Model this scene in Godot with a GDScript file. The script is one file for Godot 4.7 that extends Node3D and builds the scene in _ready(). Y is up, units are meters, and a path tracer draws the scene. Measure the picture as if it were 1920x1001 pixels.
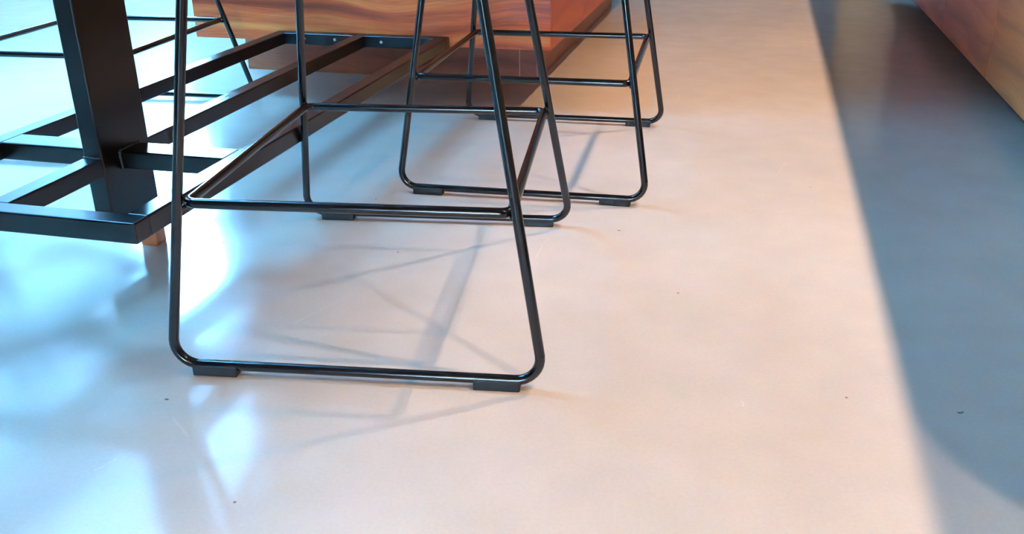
extends Node3D
# Room axes: x to the right, -z along the aisle, origin on the floor under the front right corner of the bar table's steel foot frame.

const ROD := 0.0062          # radius of the stool wire
const RAIL_Y := 0.0118       # centre of the stool's floor rail
const STOOL_W := 0.46
const STOOL_D := 0.532
const LEAN_X := 0.157        # inward lean of the legs per metre of height
const LEAN_NEAR := 0.0624
const LEAN_FAR := 0.2764
const RING_Y := 0.2151
const SEAT_Y := 0.65
const BW := 0.0312           # width of the square steel tube of the foot frame
const F_TOP := 0.1775
const F_BOT := 0.1495
const S1 := 0.2048
const S2 := 0.4163
const L2 := 1.2588
const TABLE_Y := 0.97

var mats := {}

func _ready():
	# ---------- camera, sky, exposure ----------
	var cam := Camera3D.new()
	cam.name = "camera"
	add_child(cam)
	cam.position = Vector3(0.7068, 0.5893, 0.9154)
	cam.rotation = Vector3(-0.41969, 0.25090, -0.01023)
	cam.fov = 31.721
	cam.near = 0.02
	cam.far = 100.0
	cam.current = true

	var env := Environment.new()
	env.tonemap_mode = Environment.TONE_MAPPER_LINEAR
	env.tonemap_exposure = 1.42
	env.background_mode = Environment.BG_SKY
	var sm := ProceduralSkyMaterial.new()
	sm.sky_top_color = Color(0.46, 0.76, 0.98)
	sm.sky_horizon_color = Color(0.59, 0.84, 1.0)
	sm.ground_horizon_color = Color(0.45, 0.52, 0.54)
	sm.ground_bottom_color = Color(0.30, 0.33, 0.33)
	sm.sky_energy_multiplier = 13.0
	sm.ground_energy_multiplier = 3.0
	var sky := Sky.new()
	sky.sky_material = sm
	env.sky = sky
	env.ambient_light_source = Environment.AMBIENT_SOURCE_SKY
	env.sdfgi_enabled = true
	env.ssao_enabled = true
	env.ssil_enabled = true
	var we := WorldEnvironment.new()
	we.name = "world_environment"
	we.environment = env
	add_child(we)

	make_materials()
	room()
	facade()
	kitchen_run()
	island()
	bar_table()
	stools()
	spotlights(3.0)

# ---------------------------------------------------------------- naming
func numbered(called: String) -> String:
	if not has_node(NodePath(called)):
		return called
	var k := 1
	while has_node(NodePath("%s_%03d" % [called, k])):
		k += 1
	return "%s_%03d" % [called, k]

func thing(called: String, label: String, category: String, at := Vector3.ZERO, turn := 0.0, group := "") -> Node3D:
	var o := Node3D.new()
	o.name = numbered(called)
	add_child(o)
	o.position = at
	o.rotation.y = turn
	o.set_meta("label", label)
	o.set_meta("category", category)
	if group != "":
		o.set_meta("group", group)
	return o

func part(called: String, mesh: Mesh, m: Material, parent: Node3D, at := Vector3.ZERO) -> MeshInstance3D:
	var o := MeshInstance3D.new()
	o.name = called
	o.mesh = mesh
	o.material_override = m
	o.position = at
	o.cast_shadow = GeometryInstance3D.SHADOW_CASTING_SETTING_ON
	parent.add_child(o, true)
	return o

func struct(called: String, mesh: Mesh, m: Material, at := Vector3.ZERO) -> MeshInstance3D:
	var o := part(numbered(called), mesh, m, self, at)
	o.set_meta("kind", "structure")
	return o

func tag(o: Node, label: String, category: String):
	o.set_meta("label", label)
	o.set_meta("category", category)

# ---------------------------------------------------------------- shapes
# A box with rounded edges. uvs are in metres; grain gives the axis along which u runs.
func rbox(size: Vector3, r := 0.002, grain := 0) -> ArrayMesh:
	var st := SurfaceTool.new()
	st.begin(Mesh.PRIMITIVE_TRIANGLES)
	add_rbox(st, Vector3.ZERO, size, r, grain)
	return st.commit()

func add_rbox(st: SurfaceTool, at: Vector3, size: Vector3, r: float, grain := 0):
	var h := size * 0.5
	r = minf(r, minf(h.x, minf(h.y, h.z)) * 0.98)
	for ax in 3:
		for s in [-1.0, 1.0]:
			var u := (ax + 1) % 3
			var v := (ax + 2) % 3
			var us := [-h[u], -h[u] + r, h[u] - r, h[u]]
			var vs := [-h[v], -h[v] + r, h[v] - r, h[v]]
			var P := []
			for i in 4:
				for j in 4:
					var p := Vector3.ZERO
					p[ax] = s * h[ax]
					p[u] = us[i]
					p[v] = vs[j]
					var inner := Vector3(clampf(p.x, -h.x + r, h.x - r), clampf(p.y, -h.y + r, h.y - r), clampf(p.z, -h.z + r, h.z - r))
					var n := (p - inner).normalized()
					P.append([inner + n * r, n])
			for i in 3:
				for j in 3:
					var a = P[i * 4 + j]
					var b = P[(i + 1) * 4 + j]
					var c = P[(i + 1) * 4 + j + 1]
					var d = P[i * 4 + j + 1]
					var q = [a, c, b, a, d, c] if s > 0 else [a, b, c, a, c, d]
					for k in q:
						var w: Vector3 = k[0] + at
						st.set_normal(k[1])
						st.set_uv(face_uv(w, ax, grain))
						st.add_vertex(w)

func face_uv(w: Vector3, ax: int, grain: int) -> Vector2:
	if grain == ax:
		return Vector2(w[(ax + 1) % 3], w[(ax + 2) % 3])
	return Vector2(w[grain], w[3 - ax - grain])

# A round rod along points (closed or open, with end caps).
func rod(pts: PackedVector3Array, r: float, closed := false, sides := 16) -> ArrayMesh:
	var st := SurfaceTool.new()
	st.begin(Mesh.PRIMITIVE_TRIANGLES)
	add_rod(st, pts, r, closed, sides)
	return st.commit()

func add_rod(st: SurfaceTool, pts: PackedVector3Array, r: float, closed := false, sides := 16):
	var n := pts.size()
	var rings := []
	var up := Vector3.ZERO
	for i in n:
		var t: Vector3
		if closed:
			t = (pts[(i + 1) % n] - pts[(i + n - 1) % n]).normalized()
		else:
			t = (pts[mini(i + 1, n - 1)] - pts[maxi(i - 1, 0)]).normalized()
		if up == Vector3.ZERO:
			up = t.cross(Vector3(0.31, 0.77, 0.55)).normalized()
		up = (up - t * up.dot(t)).normalized()
		var side := t.cross(up)
		var ring := []
		for k in sides:
			var a := TAU * k / sides
			var nn := up * cos(a) + side * sin(a)
			ring.append([pts[i] + nn * r, nn])
		rings.append(ring)
	var last := n if closed else n - 1
	for i in last:
		var A = rings[i]
		var B = rings[(i + 1) % n]
		var shift := 0
		if closed and i == n - 1:   # the frame may come back turned: meet the nearest spoke
			var best := 1e9
			for k in sides:
				var dd: float = (A[0][0] - B[k][0]).length()
				if dd < best:
					best = dd
					shift = k
		for k in sides:
			var k2 := (k + 1) % sides
			var q := [A[k], B[(k + shift) % sides], B[(k2 + shift) % sides], A[k], B[(k2 + shift) % sides], A[k2]]
			for e in q:
				st.set_normal(e[1])
				st.set_uv(Vector2.ZERO)
				st.add_vertex(e[0])
	if not closed:
		for e in [0, n - 1]:
			var t2: Vector3 = (pts[0] - pts[1]).normalized() if e == 0 else (pts[n - 1] - pts[n - 2]).normalized()
			for k in sides:
				var p1 = rings[e][k][0]
				var p2 = rings[e][(k + 1) % sides][0]
				for w in ([pts[e], p1, p2] if e == 0 else [pts[e], p2, p1]):
					st.set_normal(t2)
					st.set_uv(Vector2.ZERO)
					st.add_vertex(w)

# The rounded corner of a bent rod at c, from the direction a to the direction b (both pointing away from c).
func bend(c: Vector3, a: Vector3, b: Vector3, r: float, steps := 9) -> PackedVector3Array:
	var half := a.angle_to(b) * 0.5
	var cut := r / tan(half)
	var centre := c + (a + b).normalized() * (r / sin(half))
	var p0 := c + a * cut - centre
	var p1 := c + b * cut - centre
	var out := PackedVector3Array()
	for i in steps:
		out.append(centre + p0.slerp(p1, float(i) / (steps - 1)))
	return out

func ball(st: SurfaceTool, at: Vector3, rad: Vector3):
	var s := SphereMesh.new()
	s.radius = 1.0
	s.height = 2.0
	s.radial_segments = 12
	s.rings = 6
	st.append_from(s, 0, Transform3D(Basis.from_scale(rad), at))

# A flat slab with its corners rounded in plan.
func slab(x0: float, x1: float, z0: float, z1: float, y0: float, y1: float, rc: Array, grain := 2) -> ArrayMesh:
	# rc: corner radii at (x0,z0) (x1,z0) (x1,z1) (x0,z1)
	var poly := PackedVector2Array()
	var cs := [Vector2(x0, z0), Vector2(x1, z0), Vector2(x1, z1), Vector2(x0, z1)]
	var ins := [Vector2(1, 1), Vector2(-1, 1), Vector2(-1, -1), Vector2(1, -1)]
	for k in 4:
		var r: float = maxf(rc[k], 0.002)
		var c: Vector2 = cs[k] + ins[k] * r
		for i in 9:
			var a := PI + PI / 2 * k + PI / 2 * i / 8.0
			poly.append(c + Vector2(cos(a), sin(a)) * r)
	var b := 0.003
	var st := SurfaceTool.new()
	st.begin(Mesh.PRIMITIVE_TRIANGLES)
	var mid := Vector2((x0 + x1) / 2, (z0 + z1) / 2)
	var inner := PackedVector2Array()
	for p in poly:
		inner.append(p + (mid - p).normalized() * b)
	var n := poly.size()
	var levels := [[inner, y0], [poly, y0 + b], [poly, y1 - b], [inner, y1]]
	for l in 3:
		for i in n:
			var j := (i + 1) % n
			var A := Vector3(levels[l][0][i].x, levels[l][1], levels[l][0][i].y)
			var B := Vector3(levels[l][0][j].x, levels[l][1], levels[l][0][j].y)
			var C := Vector3(levels[l + 1][0][j].x, levels[l + 1][1], levels[l + 1][0][j].y)
			var D := Vector3(levels[l + 1][0][i].x, levels[l + 1][1], levels[l + 1][0][i].y)
			for w in [A, B, C, A, C, D]:
				st.set_uv(Vector2(w[grain], w.y))
				st.add_vertex(w)
	for i in range(1, n - 1):
		for e in [[0, i, i + 1, y1], [0, i + 1, i, y0]]:
			for k in 3:
				var p: Vector2 = inner[e[k]]
				var w := Vector3(p.x, e[3], p.y)
				st.set_uv(Vector2(w[grain], w[2 - grain]))
				st.add_vertex(w)
	st.set_smooth_group(-1)
	st.generate_normals()
	return st.commit()

func lathe(profile: PackedVector2Array, sides := 28) -> ArrayMesh:
	var st := SurfaceTool.new()
	st.begin(Mesh.PRIMITIVE_TRIANGLES)
	st.set_smooth_group(-1)
	for i in profile.size() - 1:
		for k in sides:
			var a := TAU * k / sides
			var b := TAU * (k + 1) / sides
			var P := func(p: Vector2, t: float): return Vector3(p.x * cos(t), p.y, p.x * sin(t))
			var A = P.call(profile[i], a)
			var B = P.call(profile[i], b)
			var C = P.call(profile[i + 1], b)
			var D = P.call(profile[i + 1], a)
			for w in [A, B, C, A, C, D]:
				st.add_vertex(w)
	st.generate_normals()
	return st.commit()

# ---------------------------------------------------------------- materials
func std(albedo: Color, rough: float, spec := 0.5, metal := 0.0) -> StandardMaterial3D:
	var m := StandardMaterial3D.new()
	m.albedo_color = albedo
	m.roughness = rough
	m.metallic_specular = spec
	m.metallic = metal
	return m

func srgb(r: int, g: int, b: int) -> Color:
	return Color(r / 255.0, g / 255.0, b / 255.0)

func noise(seed_: int, freq: float, oct := 4) -> FastNoiseLite:
	var n := FastNoiseLite.new()
	n.seed = seed_
	n.noise_type = FastNoiseLite.TYPE_SIMPLEX_SMOOTH
	n.frequency = freq
	n.fractal_octaves = oct
	return n

func ramp3(t: float, a: Color, b: Color, c: Color) -> Color:
	return a.lerp(b, clampf(t * 2.0, 0, 1)) if t < 0.5 else b.lerp(c, clampf(t * 2.0 - 1.0, 0, 1))

func walnut(seed_: int, dark: Color, mid: Color, light: Color, contrast: float, rough: float) -> StandardMaterial3D:
	# the picture spans 1.6 m along the grain and 0.8 m across it
	var w := 1024
	var h := 1024
	var img := Image.create(w, h, false, Image.FORMAT_RGB8)
	var wave := noise(seed_, 0.9, 3)
	var band := noise(seed_ + 1, 1.0, 4)
	var fine := noise(seed_ + 2, 1.0, 3)
	for y in h:
		var v := float(y) / h * 0.8
		for x in w:
			var u := float(x) / w * 1.6
			var warp := wave.get_noise_2d(u * 1.1, v * 2.0) * 0.05
			var a := v + warp
			var t := 0.5 + band.get_noise_2d(u * 0.6, a * 16.0) * 0.75 * contrast
			t += sin((a * 95.0) + wave.get_noise_2d(u * 0.7 + 9.0, a * 5.0) * 7.0) * 0.10 * contrast
			t += fine.get_noise_2d(u * 9.0, a * 330.0) * 0.20
			img.set_pixel(x, y, ramp3(clampf(t, 0, 1), dark, mid, light))
	img.generate_mipmaps()
	var m := std(Color.WHITE, rough, 0.5)
	m.albedo_texture = ImageTexture.create_from_image(img)
	m.uv1_scale = Vector3(1.0 / 1.6, 1.0 / 0.8, 1)
	m.uv1_offset = Vector3(0.5, 0.5, 0)
	return m

func floor_material() -> StandardMaterial3D:
	# trowelled mineral screed: cloudy beige with specks and hairline scratches; the picture spans 4.5 m
	var n := 2048
	var span := 4.5
	var img := Image.create(n, n, false, Image.FORMAT_RGB8)
	var cloud := noise(11, 1.1, 4)
	var spot := noise(12, 9.0, 3)
	var grain := noise(13, 190.0, 2)
	var base := Color(0.825, 0.785, 0.735)
	for y in n:
		for x in n:
			var u := float(x) / n * span
			var v := float(y) / n * span
			var k := 1.0 + cloud.get_noise_2d(u, v) * 0.055 + spot.get_noise_2d(u, v) * 0.022 + grain.get_noise_2d(u, v) * 0.020
			img.set_pixel(x, y, Color(base.r * k, base.g * k, base.b * k * (1.0 + spot.get_noise_2d(v + 5.0, u) * 0.02)))
	var rng := RandomNumberGenerator.new()
	rng.seed = 77
	for e in [[0.074, 0.098, 1], [0.186, -0.379, 0], [0.971, -0.084, 2], [0.636, -0.329, 0], [0.059, -0.606, 0], [0.517, -0.550, 1], [0.850, -0.088, 0], [0.250, 0.251, 0], [-0.107, -0.353, 0]]:
		var cx := int((e[0] - 0.1425 + 2.6) / span * n)
		var cy := int((e[1] + 1.5 + 2.6) / span * n)
		for q in e[2] + 1:
			img.set_pixel(cx + q, cy - q / 2, Color(0.30, 0.26, 0.24))
	for i in 30:      # dark crumbs
		var px := rng.randi_range(4, n - 8)
		var py := rng.randi_range(4, n - 8)
		var c := base.lerp(Color(0.22, 0.19, 0.17), rng.randf_range(0.2, 0.6))
		img.fill_rect(Rect2i(px, py, rng.randi_range(1, 2), 1), c)
	for i in 70:      # pale chips and hairline scratches
		var p := Vector2(rng.randf_range(20, n - 60), rng.randf_range(20, n - 60))
		var d := Vector2.from_angle(rng.randf_range(0, TAU))
		var l := rng.randi_range(2, 42)
		for k in l:
			var q := p + d * k
			d = d.rotated(rng.randf_range(-0.02, 0.02))
			if q.x > 1 and q.y > 1 and q.x < n - 2 and q.y < n - 2:
				img.set_pixel(int(q.x), int(q.y), img.get_pixel(int(q.x), int(q.y)).lerp(Color(0.93, 0.90, 0.86), 0.35))
	var m := std(Color.WHITE, 0.135, 0.42)
	m.albedo_texture = ImageTexture.create_from_image(img)
	m.uv1_scale = Vector3(1.0 / span, 1.0 / span, 1)
	m.uv1_offset = Vector3(2.6 / span, 2.6 / span, 0)   # keeps the repeat out of the middle of the room
	var bump := Image.create(512, 512, false, Image.FORMAT_RGB8)
	var b1 := noise(21, 5.0, 3)
	var b2 := noise(22, 42.0, 2)
	for y in 512:
		for x in 512:
			var u2 := x / 512.0
			var v2 := y / 512.0
			var hh := 0.5 + b1.get_noise_2d(u2 * 4.0, v2 * 4.0) * 0.25 + b2.get_noise_2d(u2 * 1.5, v2 * 1.5) * 0.08
			bump.set_pixel(x, y, Color(hh, hh, hh))
	bump.bump_map_to_normal_map(1.0)
	m.normal_enabled = true
	m.normal_texture = ImageTexture.create_from_image(bump)
	m.normal_scale = 0.10
	return m

func make_materials():
	mats.floor = floor_material()
	var fp: StandardMaterial3D = mats.floor.duplicate()
	fp.albedo_color = Color(1.0, 0.88, 0.80)
	mats.floor_pale = fp
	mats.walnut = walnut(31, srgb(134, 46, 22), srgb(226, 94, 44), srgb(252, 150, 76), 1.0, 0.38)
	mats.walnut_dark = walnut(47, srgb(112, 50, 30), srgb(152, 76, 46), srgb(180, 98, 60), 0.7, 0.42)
	mats.walnut_plain = walnut(59, srgb(166, 84, 42), srgb(202, 106, 54), srgb(224, 130, 70), 0.9, 0.42)
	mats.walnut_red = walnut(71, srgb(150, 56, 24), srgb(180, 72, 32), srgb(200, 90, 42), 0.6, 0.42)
	mats.wire = std(srgb(15, 16, 18), 0.17, 0.55)
	mats.steel = std(srgb(10, 11, 13), 0.28, 0.5)
	mats.weld = std(srgb(58, 56, 54), 0.5, 0.5, 0.3)
	mats.pad = std(srgb(44, 50, 52), 0.55, 0.4)
	mats.screw = std(srgb(200, 200, 196), 0.3, 0.5, 0.8)
	mats.dark = std(srgb(16, 16, 17), 0.6)
	mats.white = std(srgb(226, 228, 224), 0.7)
	mats.plaster = std(srgb(120, 112, 104), 0.8)
	mats.sill = std(srgb(222, 228, 222), 0.55)
	mats.ceiling = std(srgb(118, 114, 108), 0.85)
	mats.frame = std(srgb(66, 70, 62), 0.5)
	mats.counter = std(srgb(72, 70, 68), 0.35)
	mats.joint = std(srgb(198, 180, 160), 0.6)
	var glass := std(Color(0.93, 0.97, 0.97, 0.06), 0.02)
	glass.transparency = BaseMaterial3D.TRANSPARENCY_ALPHA
	mats.glass = glass
	var sheer := std(Color(0.60, 0.68, 0.70), 0.9, 0.2)
	sheer.backlight_enabled = true
	sheer.backlight = Color(0.28, 0.26, 0.265)
	sheer.cull_mode = BaseMaterial3D.CULL_DISABLED
	mats.sheer = sheer
	var diffuser := sheer.duplicate()
	diffuser.backlight = Color(0.53, 0.61, 0.63)
	mats.diffuser = diffuser
	var curtain := sheer.duplicate()   # cream blind
	curtain.albedo_color = Color(0.86, 0.78, 0.64)
	curtain.backlight = Color(0.62, 0.30, 0.18)
	mats.curtain = curtain
	var clearer := sheer.duplicate()
	clearer.backlight = Color(0.31, 0.30, 0.31)
	mats.diffuser_clear = clearer
	var glow := std(Color(1, 0.93, 0.8), 0.4)
	glow.emission_enabled = true
	glow.emission = Color(1.0, 0.78, 0.52)
	glow.emission_energy_multiplier = 6.0
	mats.glow = glow

# ---------------------------------------------------------------- the room
func room():
	var fl := struct("floor", rbox(Vector3(4.055, 0.12, 11.6), 0.001), mats.floor, Vector3(2.17 - 4.055 / 2, -0.06, -1.5))
	tag(fl, "polished beige mineral screed floor running through the whole room", "floor")
	var fl2 := struct("floor", rbox(Vector3(1.64, 0.12, 11.6), 0.001), mats.floor_pale, Vector3(-1.890 - 0.82, -0.06, -1.5))
	tag(fl2, "paler grey floor strip along the window wall beyond the thin joint line", "floor")
	var jt := struct("trim_2", rbox(Vector3(0.005, 0.05, 11.6), 0.0005), mats.dark, Vector3(-1.8875, -0.026, -1.5))
	jt.set_meta("label", "thin dark joint line in the floor")
	# ceiling with two rooflights over the left side of the room: each over a diffusing sheet
	for c in [[-3.53, 2.17, -0.15, 4.3], [-3.53, -2.45, -1.62, -0.15], [-1.10, 2.17, -1.62, -0.15], [-3.53, 2.17, -2.20, -1.62],
			[-3.53, -3.20, -4.60, -2.20], [-2.00, 2.17, -4.60, -2.20], [-3.53, 2.17, -7.3, -4.60]]:
		struct("ceiling", rbox(Vector3(c[1] - c[0], 0.15, c[3] - c[2]), 0.0005), mats.ceiling, Vector3((c[0] + c[1]) / 2, 3.075, (c[2] + c[3]) / 2))
	rooflight("window_5", -2.45, -1.10, -1.62, -0.15, mats.diffuser)
	rooflight("window_6", -3.20, -2.00, -4.60, -2.20, mats.diffuser_clear)
	# pelmet board that shields the row of spotlights towards the room
	struct("trim_1", rbox(Vector3(0.02, 0.50, 6.6), 0.002), mats.plaster, Vector3(1.60, 2.750, -1.0))
	struct("wall_back", rbox(Vector3(5.7, 3.0, 0.2), 0.002), mats.plaster, Vector3(-0.68, 1.5, -7.1))
	# front wall behind the viewer, with one tall narrow window
	for c in [[-3.53, 0.0, 0.0, 3.0], [0.8, 2.17, 0.0, 3.0], [0.0, 0.8, 0.0, 0.3], [0.0, 0.8, 2.2, 3.0]]:
		struct("wall_front", rbox(Vector3(c[1] - c[0], c[3] - c[2], 0.2), 0.0005), mats.plaster, Vector3((c[0] + c[1]) / 2, (c[2] + c[3]) / 2, 4.1))
	var fw := Node3D.new()
	fw.name = "window_7"
	add_child(fw)
	fw.position = Vector3(0.4, 0.3, 4.1)
	fw.rotation.y = PI / 2
	fw.set_meta("kind", "structure")
	glazing(fw, 0.8, 1.9, 0.03, [], [[0.15, 1.9, mats.curtain]])
	struct("wall_right", rbox(Vector3(0.2, 3.0, 11.0), 0.002), mats.plaster, Vector3(2.05, 1.5, -1.5))

func rooflight(called: String, x0: float, x1: float, z0: float, z1: float, sheet: Material):
	var roof := Node3D.new()
	roof.name = called
	add_child(roof)
	roof.position = Vector3((x0 + x1) / 2, 3.15, (z0 + z1) / 2)
	roof.set_meta("kind", "structure")
	part("pane", rbox(Vector3(x1 - x0, 0.01, z1 - z0), 0.001), mats.glass, roof, Vector3(0, 0.035, 0))
	if sheet:
		var dq := QuadMesh.new()
		dq.size = Vector2(x1 - x0, z1 - z0)
		part("diffuser_sheet", dq, sheet, roof, Vector3(0, 0.005, 0)).rotation.x = PI / 2
	for sx in [-1, 1]:
		part("window_frame", rbox(Vector3(0.05, 0.06, z1 - z0 + 0.1), 0.002), mats.frame, roof, Vector3(sx * (x1 - x0 + 0.05) / 2, 0.03, 0))
		part("window_frame", rbox(Vector3(x1 - x0, 0.06, 0.05), 0.002), mats.frame, roof, Vector3(0, 0.03, sx * (z1 - z0 + 0.05) / 2))

func facade():
	# glazed wall on the left: low plinth, two transoms, mullions, drawn sun screens with one gap
	var xw := -3.40
	struct("wall_left", rbox(Vector3(0.2, 0.5, 11.0), 0.004), mats.sill, Vector3(xw, 0.25, -1.5))
	struct("wall_left", rbox(Vector3(0.2, 0.12, 11.0), 0.002), mats.white, Vector3(xw, 2.94, -1.5))
	struct("wall_left", rbox(Vector3(0.2, 2.38, 3.75), 0.002), mats.plaster, Vector3(xw, 1.69, 2.125))
	struct("wall_left", rbox(Vector3(0.2, 2.38, 1.55), 0.002), mats.plaster, Vector3(xw, 1.69, -6.225))
	var edges := [0.25, -1.6, -3.1, -4.55, -5.45]
	var len_last := edges.size() - 2
	for k in edges.size() - 1:
		var a: float = edges[k]
		var b: float = edges[k + 1]
		var win := Node3D.new()
		win.name = "window_%d" % (k + 1)
		add_child(win)
		win.position = Vector3(xw, 0.5, (a + b) / 2)
		win.set_meta("kind", "structure")
		glazing(win, a - b, 2.38, 0.04, [[1.60, 0.16]] if k == len_last else [[1.55, 0.10]], [[0.0, 0.95, mats.sheer], [2.16, 2.38, mats.sheer]] if k == len_last else [[0.0, 2.38, mats.sheer]])

# One bay of glazing in its own frame: it faces +x and runs len along z.
func glazing(win: Node3D, len: float, top: float, sill: float, bars: Array, screens: Array):
	for s in [-1, 1]:
		part("mullion", rbox(Vector3(0.09, top, 0.035), 0.003), mats.frame, win, Vector3(0.03, top / 2, s * (len / 2 - 0.0175)))
	var inner := len - 0.07
	part("sill_rail", rbox(Vector3(0.09, 0.025, inner), 0.003), mats.sill, win, Vector3(0.03, sill - 0.0125, 0))
	part("base_frame", rbox(Vector3(0.09, 0.008, inner), 0.002), mats.frame, win, Vector3(0.03, 0.004, 0))
	for t in bars:
		part("transom_bar", rbox(Vector3(0.09, t[1], inner), 0.003), mats.frame, win, Vector3(0.03, t[0], 0))
	part("pane", rbox(Vector3(0.008, top - sill, inner), 0.001), mats.glass, win, Vector3(0.0, (top + sill) / 2, 0))
	# a drawn screen in each light: [from, to, material]
	for g in screens:
		var q := QuadMesh.new()
		q.size = Vector2(len, g[1] - g[0])
		part("sun_screen", q, g[2], win, Vector3(-0.07, (g[1] + g[0]) / 2, 0)).rotation.y = PI / 2

# ---------------------------------------------------------------- kitchen run on the right and the sideboard at the back
func kitchen_run():
	var face := 1.268
	var labels := [
		"walnut base cabinet on the right, mostly out of frame nearest the viewer",
		"walnut base cabinet on the right, ahead of the out of frame one",
		"walnut base cabinet at the right edge, nearer side of the thin door joint",
		"walnut base cabinet on the right, just beyond the thin door joint",
		"walnut base cabinet on the right, second beyond the thin door joint",
		"walnut base cabinet on the right, third beyond the thin door joint",
		"walnut base cabinet on the right, fourth beyond the thin door joint",
		"walnut base cabinet on the right, fifth beyond the thin door joint",
		"walnut base cabinet on the right, sixth beyond the thin door joint",
		"walnut base cabinet on the right, last of the row at the far wall"]
	for k in 10:
		var b0 := -0.40 + 0.667 * k
		var wd := 0.667
		var c := thing("base_cabinet", labels[k], "cabinet", Vector3(face, 0, -(b0 + wd / 2)), 0, "walnut cabinets along the right wall")
		part("body", rbox(Vector3(0.64, 0.80, wd), 0.002, 2), mats.walnut_plain, c, Vector3(0.022 + 0.33, 0.06 + 0.40, 0))
		part("door", rbox(Vector3(0.022, 0.80, wd - 0.003), 0.0012, 2), mats.walnut_plain, c, Vector3(0.011, 0.06 + 0.40, 0))
		part("plinth", rbox(Vector3(0.6, 0.06, wd), 0.001, 2), mats.dark, c, Vector3(0.062 + 0.30, 0.03, 0))
	var top := part("kitchen_worktop", slab(1.194, 1.94, -6.28, 0.44, 0.862, 0.90, [0.01, 0.002, 0.002, 0.16]), mats.counter, self)
	tag(top, "dark worktop lying over the walnut cabinets on the right", "worktop")

# ---------------------------------------------------------------- the walnut island
func island():
	var xr := 0.248
	var xl := -0.681
	var zf := -1.2590
	var zb := -3.7
	var yb := 0.1525
	var yt := 1.6
	var cx := (xr + xl) / 2
	var o := thing("kitchen_island", "walnut kitchen island on a recessed dark plinth behind the stools", "kitchen island", Vector3(cx, 0, zf))
	var t := 0.02
	part("front_panel", rbox(Vector3(xr - xl, yt - yb, t), 0.0015, 0), mats.walnut, o, Vector3(0, (yt + yb) / 2, -t / 2))
	var dz := zf - zb - t
	for s in [-1, 1]:
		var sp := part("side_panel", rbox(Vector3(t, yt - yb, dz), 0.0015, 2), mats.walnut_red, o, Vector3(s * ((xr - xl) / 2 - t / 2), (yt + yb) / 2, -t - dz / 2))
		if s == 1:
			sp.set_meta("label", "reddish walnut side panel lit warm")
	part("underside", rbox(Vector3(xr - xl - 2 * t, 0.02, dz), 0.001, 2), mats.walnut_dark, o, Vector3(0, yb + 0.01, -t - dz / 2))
	part("top_panel", rbox(Vector3(xr - xl, 0.038, zf - zb), 0.003, 2), mats.counter, o, Vector3(0, yt + 0.019, (zb - zf) / 2))
	# plinth: a long front board, a short end board beyond a pale joint, and the dark sides
	var pf := -1.585
	var pl := -0.732
	var pr := 0.140
	var jx := 0.094
	var ph := yb
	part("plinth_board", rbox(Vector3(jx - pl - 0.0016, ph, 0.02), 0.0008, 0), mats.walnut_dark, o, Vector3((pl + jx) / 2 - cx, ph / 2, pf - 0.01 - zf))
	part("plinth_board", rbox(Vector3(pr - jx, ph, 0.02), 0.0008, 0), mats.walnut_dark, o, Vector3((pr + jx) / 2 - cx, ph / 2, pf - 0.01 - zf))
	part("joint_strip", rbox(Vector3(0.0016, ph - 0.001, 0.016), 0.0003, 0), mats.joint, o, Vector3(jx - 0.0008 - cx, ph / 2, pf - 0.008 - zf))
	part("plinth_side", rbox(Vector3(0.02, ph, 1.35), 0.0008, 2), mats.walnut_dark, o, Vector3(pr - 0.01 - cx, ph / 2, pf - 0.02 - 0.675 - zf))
	part("plinth_side", rbox(Vector3(0.02, ph, 1.35), 0.0008, 2), mats.walnut_dark, o, Vector3(pl + 0.01 - cx, ph / 2, pf - 0.02 - 0.675 - zf))

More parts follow.
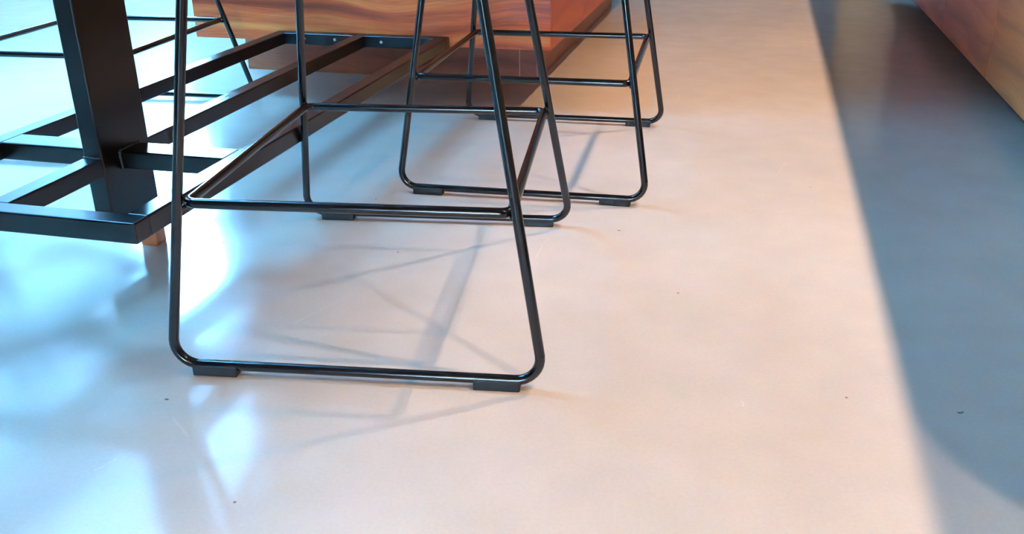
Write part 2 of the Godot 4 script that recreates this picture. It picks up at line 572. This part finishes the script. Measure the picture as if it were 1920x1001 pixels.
# ---------------------------------------------------------------- the bar table with its steel foot frame
func bar_table():
	var pz0 := -0.221
	var pz1 := -0.339
	var xm := -S1 - BW / 2
	var o := thing("bar_table", "bar table with black steel post and floating ladder foot frame joined to the island", "table", Vector3(xm, 0, (pz0 + pz1) / 2))
	var off := -o.position
	var hy := F_TOP - F_BOT
	var ym := (F_TOP + F_BOT) / 2
	var r := 0.0028
	var width := S2 + BW
	var p0 := 0.052
	part("post", rbox(Vector3(BW, TABLE_Y - 0.012 - p0, pz0 - pz1), 0.0035), mats.steel, o, Vector3(xm, (TABLE_Y - 0.012 + p0) / 2, (pz0 + pz1) / 2) + off)
	var block := part("foot_block", rbox(Vector3(0.030, p0, 0.026), 0.0015), mats.walnut_plain, o, Vector3(-S1 - 0.0165, p0 / 2, pz1 + 0.010) + off)
	block.set_meta("label", "small brown block under the steel post")
	part("front_rail", rbox(Vector3(width, hy, BW), r), mats.steel, o, Vector3(-width / 2, ym, -BW / 2) + off)
	var back := part("back_rail", rbox(Vector3(width, hy, BW), r), mats.steel, o, Vector3(-width / 2, ym, -L2 + BW / 2) + off)
	for s in [[-0.3637, 0.1655], [-0.283, 0.1655], [-0.1625, 0.1638]]:
		var sc := part("screw", lathe(PackedVector2Array([Vector2(0, 0.0008), Vector2(0.0014, 0.0008), Vector2(0.0016, 0.0022), Vector2(0.0028, 0.0022), Vector2(0.0036, 0.0012), Vector2(0.0037, -0.0006)]), 20), mats.screw, back, Vector3(s[0] + width / 2, s[1] - ym, BW / 2))
		sc.rotation.x = PI / 2
	var blen := L2 - 2 * BW
	for x in [-BW / 2, -S2 - BW / 2]:
		part("beam", rbox(Vector3(BW, hy, blen + 0.004), r), mats.steel, o, Vector3(x, ym, -BW - blen / 2) + off)
	var m0 := -BW
	part("beam", rbox(Vector3(BW, hy, m0 - pz0 + 0.003), r), mats.steel, o, Vector3(xm, ym, (m0 + pz0) / 2) + off)
	var m1 := -L2 + BW
	part("beam", rbox(Vector3(BW, hy, pz1 - m1 + 0.003), r), mats.steel, o, Vector3(xm, ym, (pz1 + m1) / 2) + off)
	var cw := 0.050
	var cz := -0.262 - cw / 2
	var c0 := S1 - BW
	part("cross_rail", rbox(Vector3(c0 + 0.003, hy, cw), r), mats.steel, o, Vector3(-BW - c0 / 2, ym, cz) + off)
	var c1 := S2 - S1 - BW
	part("cross_rail", rbox(Vector3(c1 + 0.003, hy, cw), r), mats.steel, o, Vector3(-S1 - BW - c1 / 2, ym, cz) + off)
	# weld beads where the frame meets the post
	var rng := RandomNumberGenerator.new()
	rng.seed = 5
	for e in [[Vector3(-S1 + 0.001, F_TOP, cz + cw / 2), Vector3(-S1 + 0.001, F_TOP, cz - cw / 2)], [Vector3(-S1 + 0.001, F_TOP, cz + cw / 2), Vector3(-S1 + 0.001, F_BOT, cz + cw / 2)], [Vector3(-S1, F_TOP, pz0 + 0.001), Vector3(-S1 - BW, F_TOP, pz0 + 0.001)]]:
		var pts := PackedVector3Array()
		for i in 12:
			pts.append(e[0].lerp(e[1], i / 11.0) + Vector3(rng.randf_range(-1, 1), rng.randf_range(-1, 1), rng.randf_range(-1, 1)) * 0.0006 + off)
		part("weld_bead", rod(pts, 0.0022, false, 8), mats.weld, o)
	part("tabletop", slab(-0.55 + off.x, 0.14 + off.x, -1.245 + off.z, 0.12 + off.z, TABLE_Y - 0.012, TABLE_Y, [0.01, 0.01, 0.03, 0.03]), mats.glass, o)

# ---------------------------------------------------------------- the wire bar stools
func leg_at(sx: float, far: bool, y: float, inset := 0.0) -> Vector3:
	var h := y - RAIL_Y
	var x := sx * (STOOL_W / 2 - LEAN_X * h - inset)
	var z := -(STOOL_D / 2 - LEAN_FAR * h - inset) if far else (STOOL_D / 2 - LEAN_NEAR * h - inset)
	return Vector3(x, y, z)

func make_stool(label: String, at: Vector3, turn: float) -> Node3D:
	var o := thing("bar_stool", label, "bar stool", at, turn, "black wire bar stools")
	var br := 0.029
	for far in [false, true]:
		var ends := {}
		for sx in [-1.0, 1.0]:
			var foot := leg_at(sx, far, RAIL_Y)
			var up := (leg_at(sx, far, 0.6) - foot).normalized()
			var along := Vector3(-sx, 0, 0)
			ends[sx] = bend(foot, up, along, br)
			var start: Vector3 = ends[sx][0]
			part("leg", rod(PackedVector3Array([start, start.lerp(leg_at(sx, far, SEAT_Y - 0.012), 0.5), leg_at(sx, far, SEAT_Y - 0.012)]), ROD), mats.wire, o)
		var pts := PackedVector3Array()
		for p in ends[-1.0]:
			pts.append(p)
		var rv: PackedVector3Array = ends[1.0]
		rv.reverse()
		for p in rv:
			pts.append(p)
		var rail := part("base_rail", rod(pts, ROD), mats.wire, o)
		var z := leg_at(1.0, far, RAIL_Y).z
		for sx in [-1.0, 1.0]:
			var pad := part("foot_pad", rbox(Vector3(0.056, RAIL_Y + 0.0012, 0.0185), 0.0014), mats.pad, rail, Vector3(sx * (STOOL_W / 2 - 0.056), RAIL_Y / 2 + 0.0007, z))
			pad.name = "foot_pad" if sx < 0 else "foot_pad_001"
	# footrest ring: one rod bent round inside the four legs, with a weld at each
	var c := [leg_at(-1, false, RING_Y, 0.0075), leg_at(1, false, RING_Y, 0.0075), leg_at(1, true, RING_Y, 0.0075), leg_at(-1, true, RING_Y, 0.0075)]
	var loop := PackedVector3Array()
	for k in 4:
		var p: Vector3 = c[k]
		loop.append_array(bend(p, (c[(k + 3) % 4] - p).normalized(), (c[(k + 1) % 4] - p).normalized(), 0.013, 7))
	var st := SurfaceTool.new()
	st.begin(Mesh.PRIMITIVE_TRIANGLES)
	add_rod(st, loop, ROD, true)
	part("footrest_ring", st.commit(), mats.wire, o)
	for k in 4:
		var w := SurfaceTool.new()
		w.begin(Mesh.PRIMITIVE_TRIANGLES)
		var mid: Vector3 = c[k].lerp(leg_at(-1 if k in [0, 3] else 1, k > 1, RING_Y), 0.35)
		ball(w, mid + Vector3(0, 0.0045, 0), Vector3(0.0042, 0.0034, 0.0042))
		ball(w, mid - Vector3(0, 0.0045, 0), Vector3(0.0042, 0.0034, 0.0042))
		part("weld_bead", w.commit(), mats.wire, o)
	# seat frame and moulded seat
	var t := [leg_at(-1, false, SEAT_Y - 0.012), leg_at(1, false, SEAT_Y - 0.012), leg_at(1, true, SEAT_Y - 0.012), leg_at(-1, true, SEAT_Y - 0.012)]
	var top := PackedVector3Array()
	for k in 4:
		var p: Vector3 = t[k]
		top.append_array(bend(p, (t[(k + 3) % 4] - p).normalized(), (t[(k + 1) % 4] - p).normalized(), 0.02, 7))
	part("seat_frame", rod(top, ROD, true), mats.wire, o)
	var zc: float = (t[0].z + t[2].z) / 2
	# the seat: parallel wires bent down over the front and back of the frame
	for k in 9:
		var x := -0.116 + 0.029 * k
		var zn: float = t[0].z
		var zf: float = t[2].z
		var y := SEAT_Y - 0.003
		var line := PackedVector3Array([Vector3(x, y - 0.016, zn + 0.010)])
		line.append_array(bend(Vector3(x, y + 0.001, zn + 0.010), Vector3(0, -1, 0), Vector3(0, 0, -1), 0.008, 5))
		line.append(Vector3(x, y - 0.004, zc))
		line.append_array(bend(Vector3(x, y + 0.001, zf - 0.010), Vector3(0, 0, 1), Vector3(0, -1, 0), 0.008, 5))
		line.append(Vector3(x, y - 0.016, zf - 0.010))
		part("seat_wire", rod(line, 0.0027, false, 10), mats.wire, o)
	return o

func stools():
	make_stool("black wire bar stool nearest the viewer, in front of the steel foot frame", Vector3(0.2405, 0, -0.2577), 0.1323)
	make_stool("black wire bar stool behind the nearest one, its ring crossing the island corner", Vector3(0.3057, 0, -0.9315), 0.0477)
	make_stool("black wire bar stool on the far left, partly hidden by the steel post", Vector3(-0.7244, 0, -0.9488), 0.0734)

# ---------------------------------------------------------------- warm spotlights in a row over the worktop
func spotlights(energy: float):
	var xs := 1.76
	var track := part("ceiling_track", rbox(Vector3(0.035, 0.03, 5.4), 0.002), mats.dark, self, Vector3(xs, 2.985, -1.0))
	tag(track, "black ceiling track carrying the row of warm spotlights", "track")
	var k := 0
	for z in [1.09, 0.09, -1.40, -2.85]:
		var aim := Vector3(-0.15, -1.0, 0.0).normalized()
		var nth: String = ["first", "second", "third", "last"][k]
		var o := thing("track_spotlight", "small black track spotlight with warm lamp, %s of the row from the front wall" % nth, "spotlight", Vector3(xs, 2.97, z), 0, "track spotlights over the worktop")
		var head := part("housing", lathe(PackedVector2Array([Vector2(0, 0.06), Vector2(0.03, 0.06), Vector2(0.04, 0.045), Vector2(0.042, -0.055), Vector2(0.036, -0.055), Vector2(0.034, -0.03), Vector2(0, -0.03)])), mats.dark, o, Vector3(0.03, -0.12, 0))
		head.rotation.z = -atan2(0.15, 1.0)
		part("stem", rod(PackedVector3Array([Vector3(0, 0.0, 0), Vector3(0, -0.05, 0), Vector3(0.022, -0.1, 0)]), 0.006, false, 10), mats.dark, o)
		var lens := part("lamp_lens", lathe(PackedVector2Array([Vector2(0, -0.028), Vector2(0.03, -0.030), Vector2(0.033, -0.036), Vector2(0.03, -0.042), Vector2(0, -0.046)])), mats.glow, o, Vector3(0.03, -0.12, 0))
		lens.rotation = head.rotation
		var l := SpotLight3D.new()
		l.name = "lamp_light"
		o.add_child(l)
		l.position = Vector3(0.03, -0.12, 0) + aim * 0.06
		l.look_at_from_position(o.position + l.position, o.position + l.position + aim, Vector3(0, 0, 1))
		l.light_color = [Color(1.0, 0.86, 0.73), Color(1.0, 0.86, 0.73), Color(1.0, 0.83, 0.66), Color(1.0, 0.79, 0.58)][k]
		l.light_energy = energy * [0.85, 1.2, 1.3, 1.2][k]
		l.spot_range = 14.0
		l.spot_attenuation = 2.0
		l.spot_angle = 52.0
		l.spot_angle_attenuation = 1.0
		l.light_size = 0.028
		l.shadow_enabled = true
		k += 1
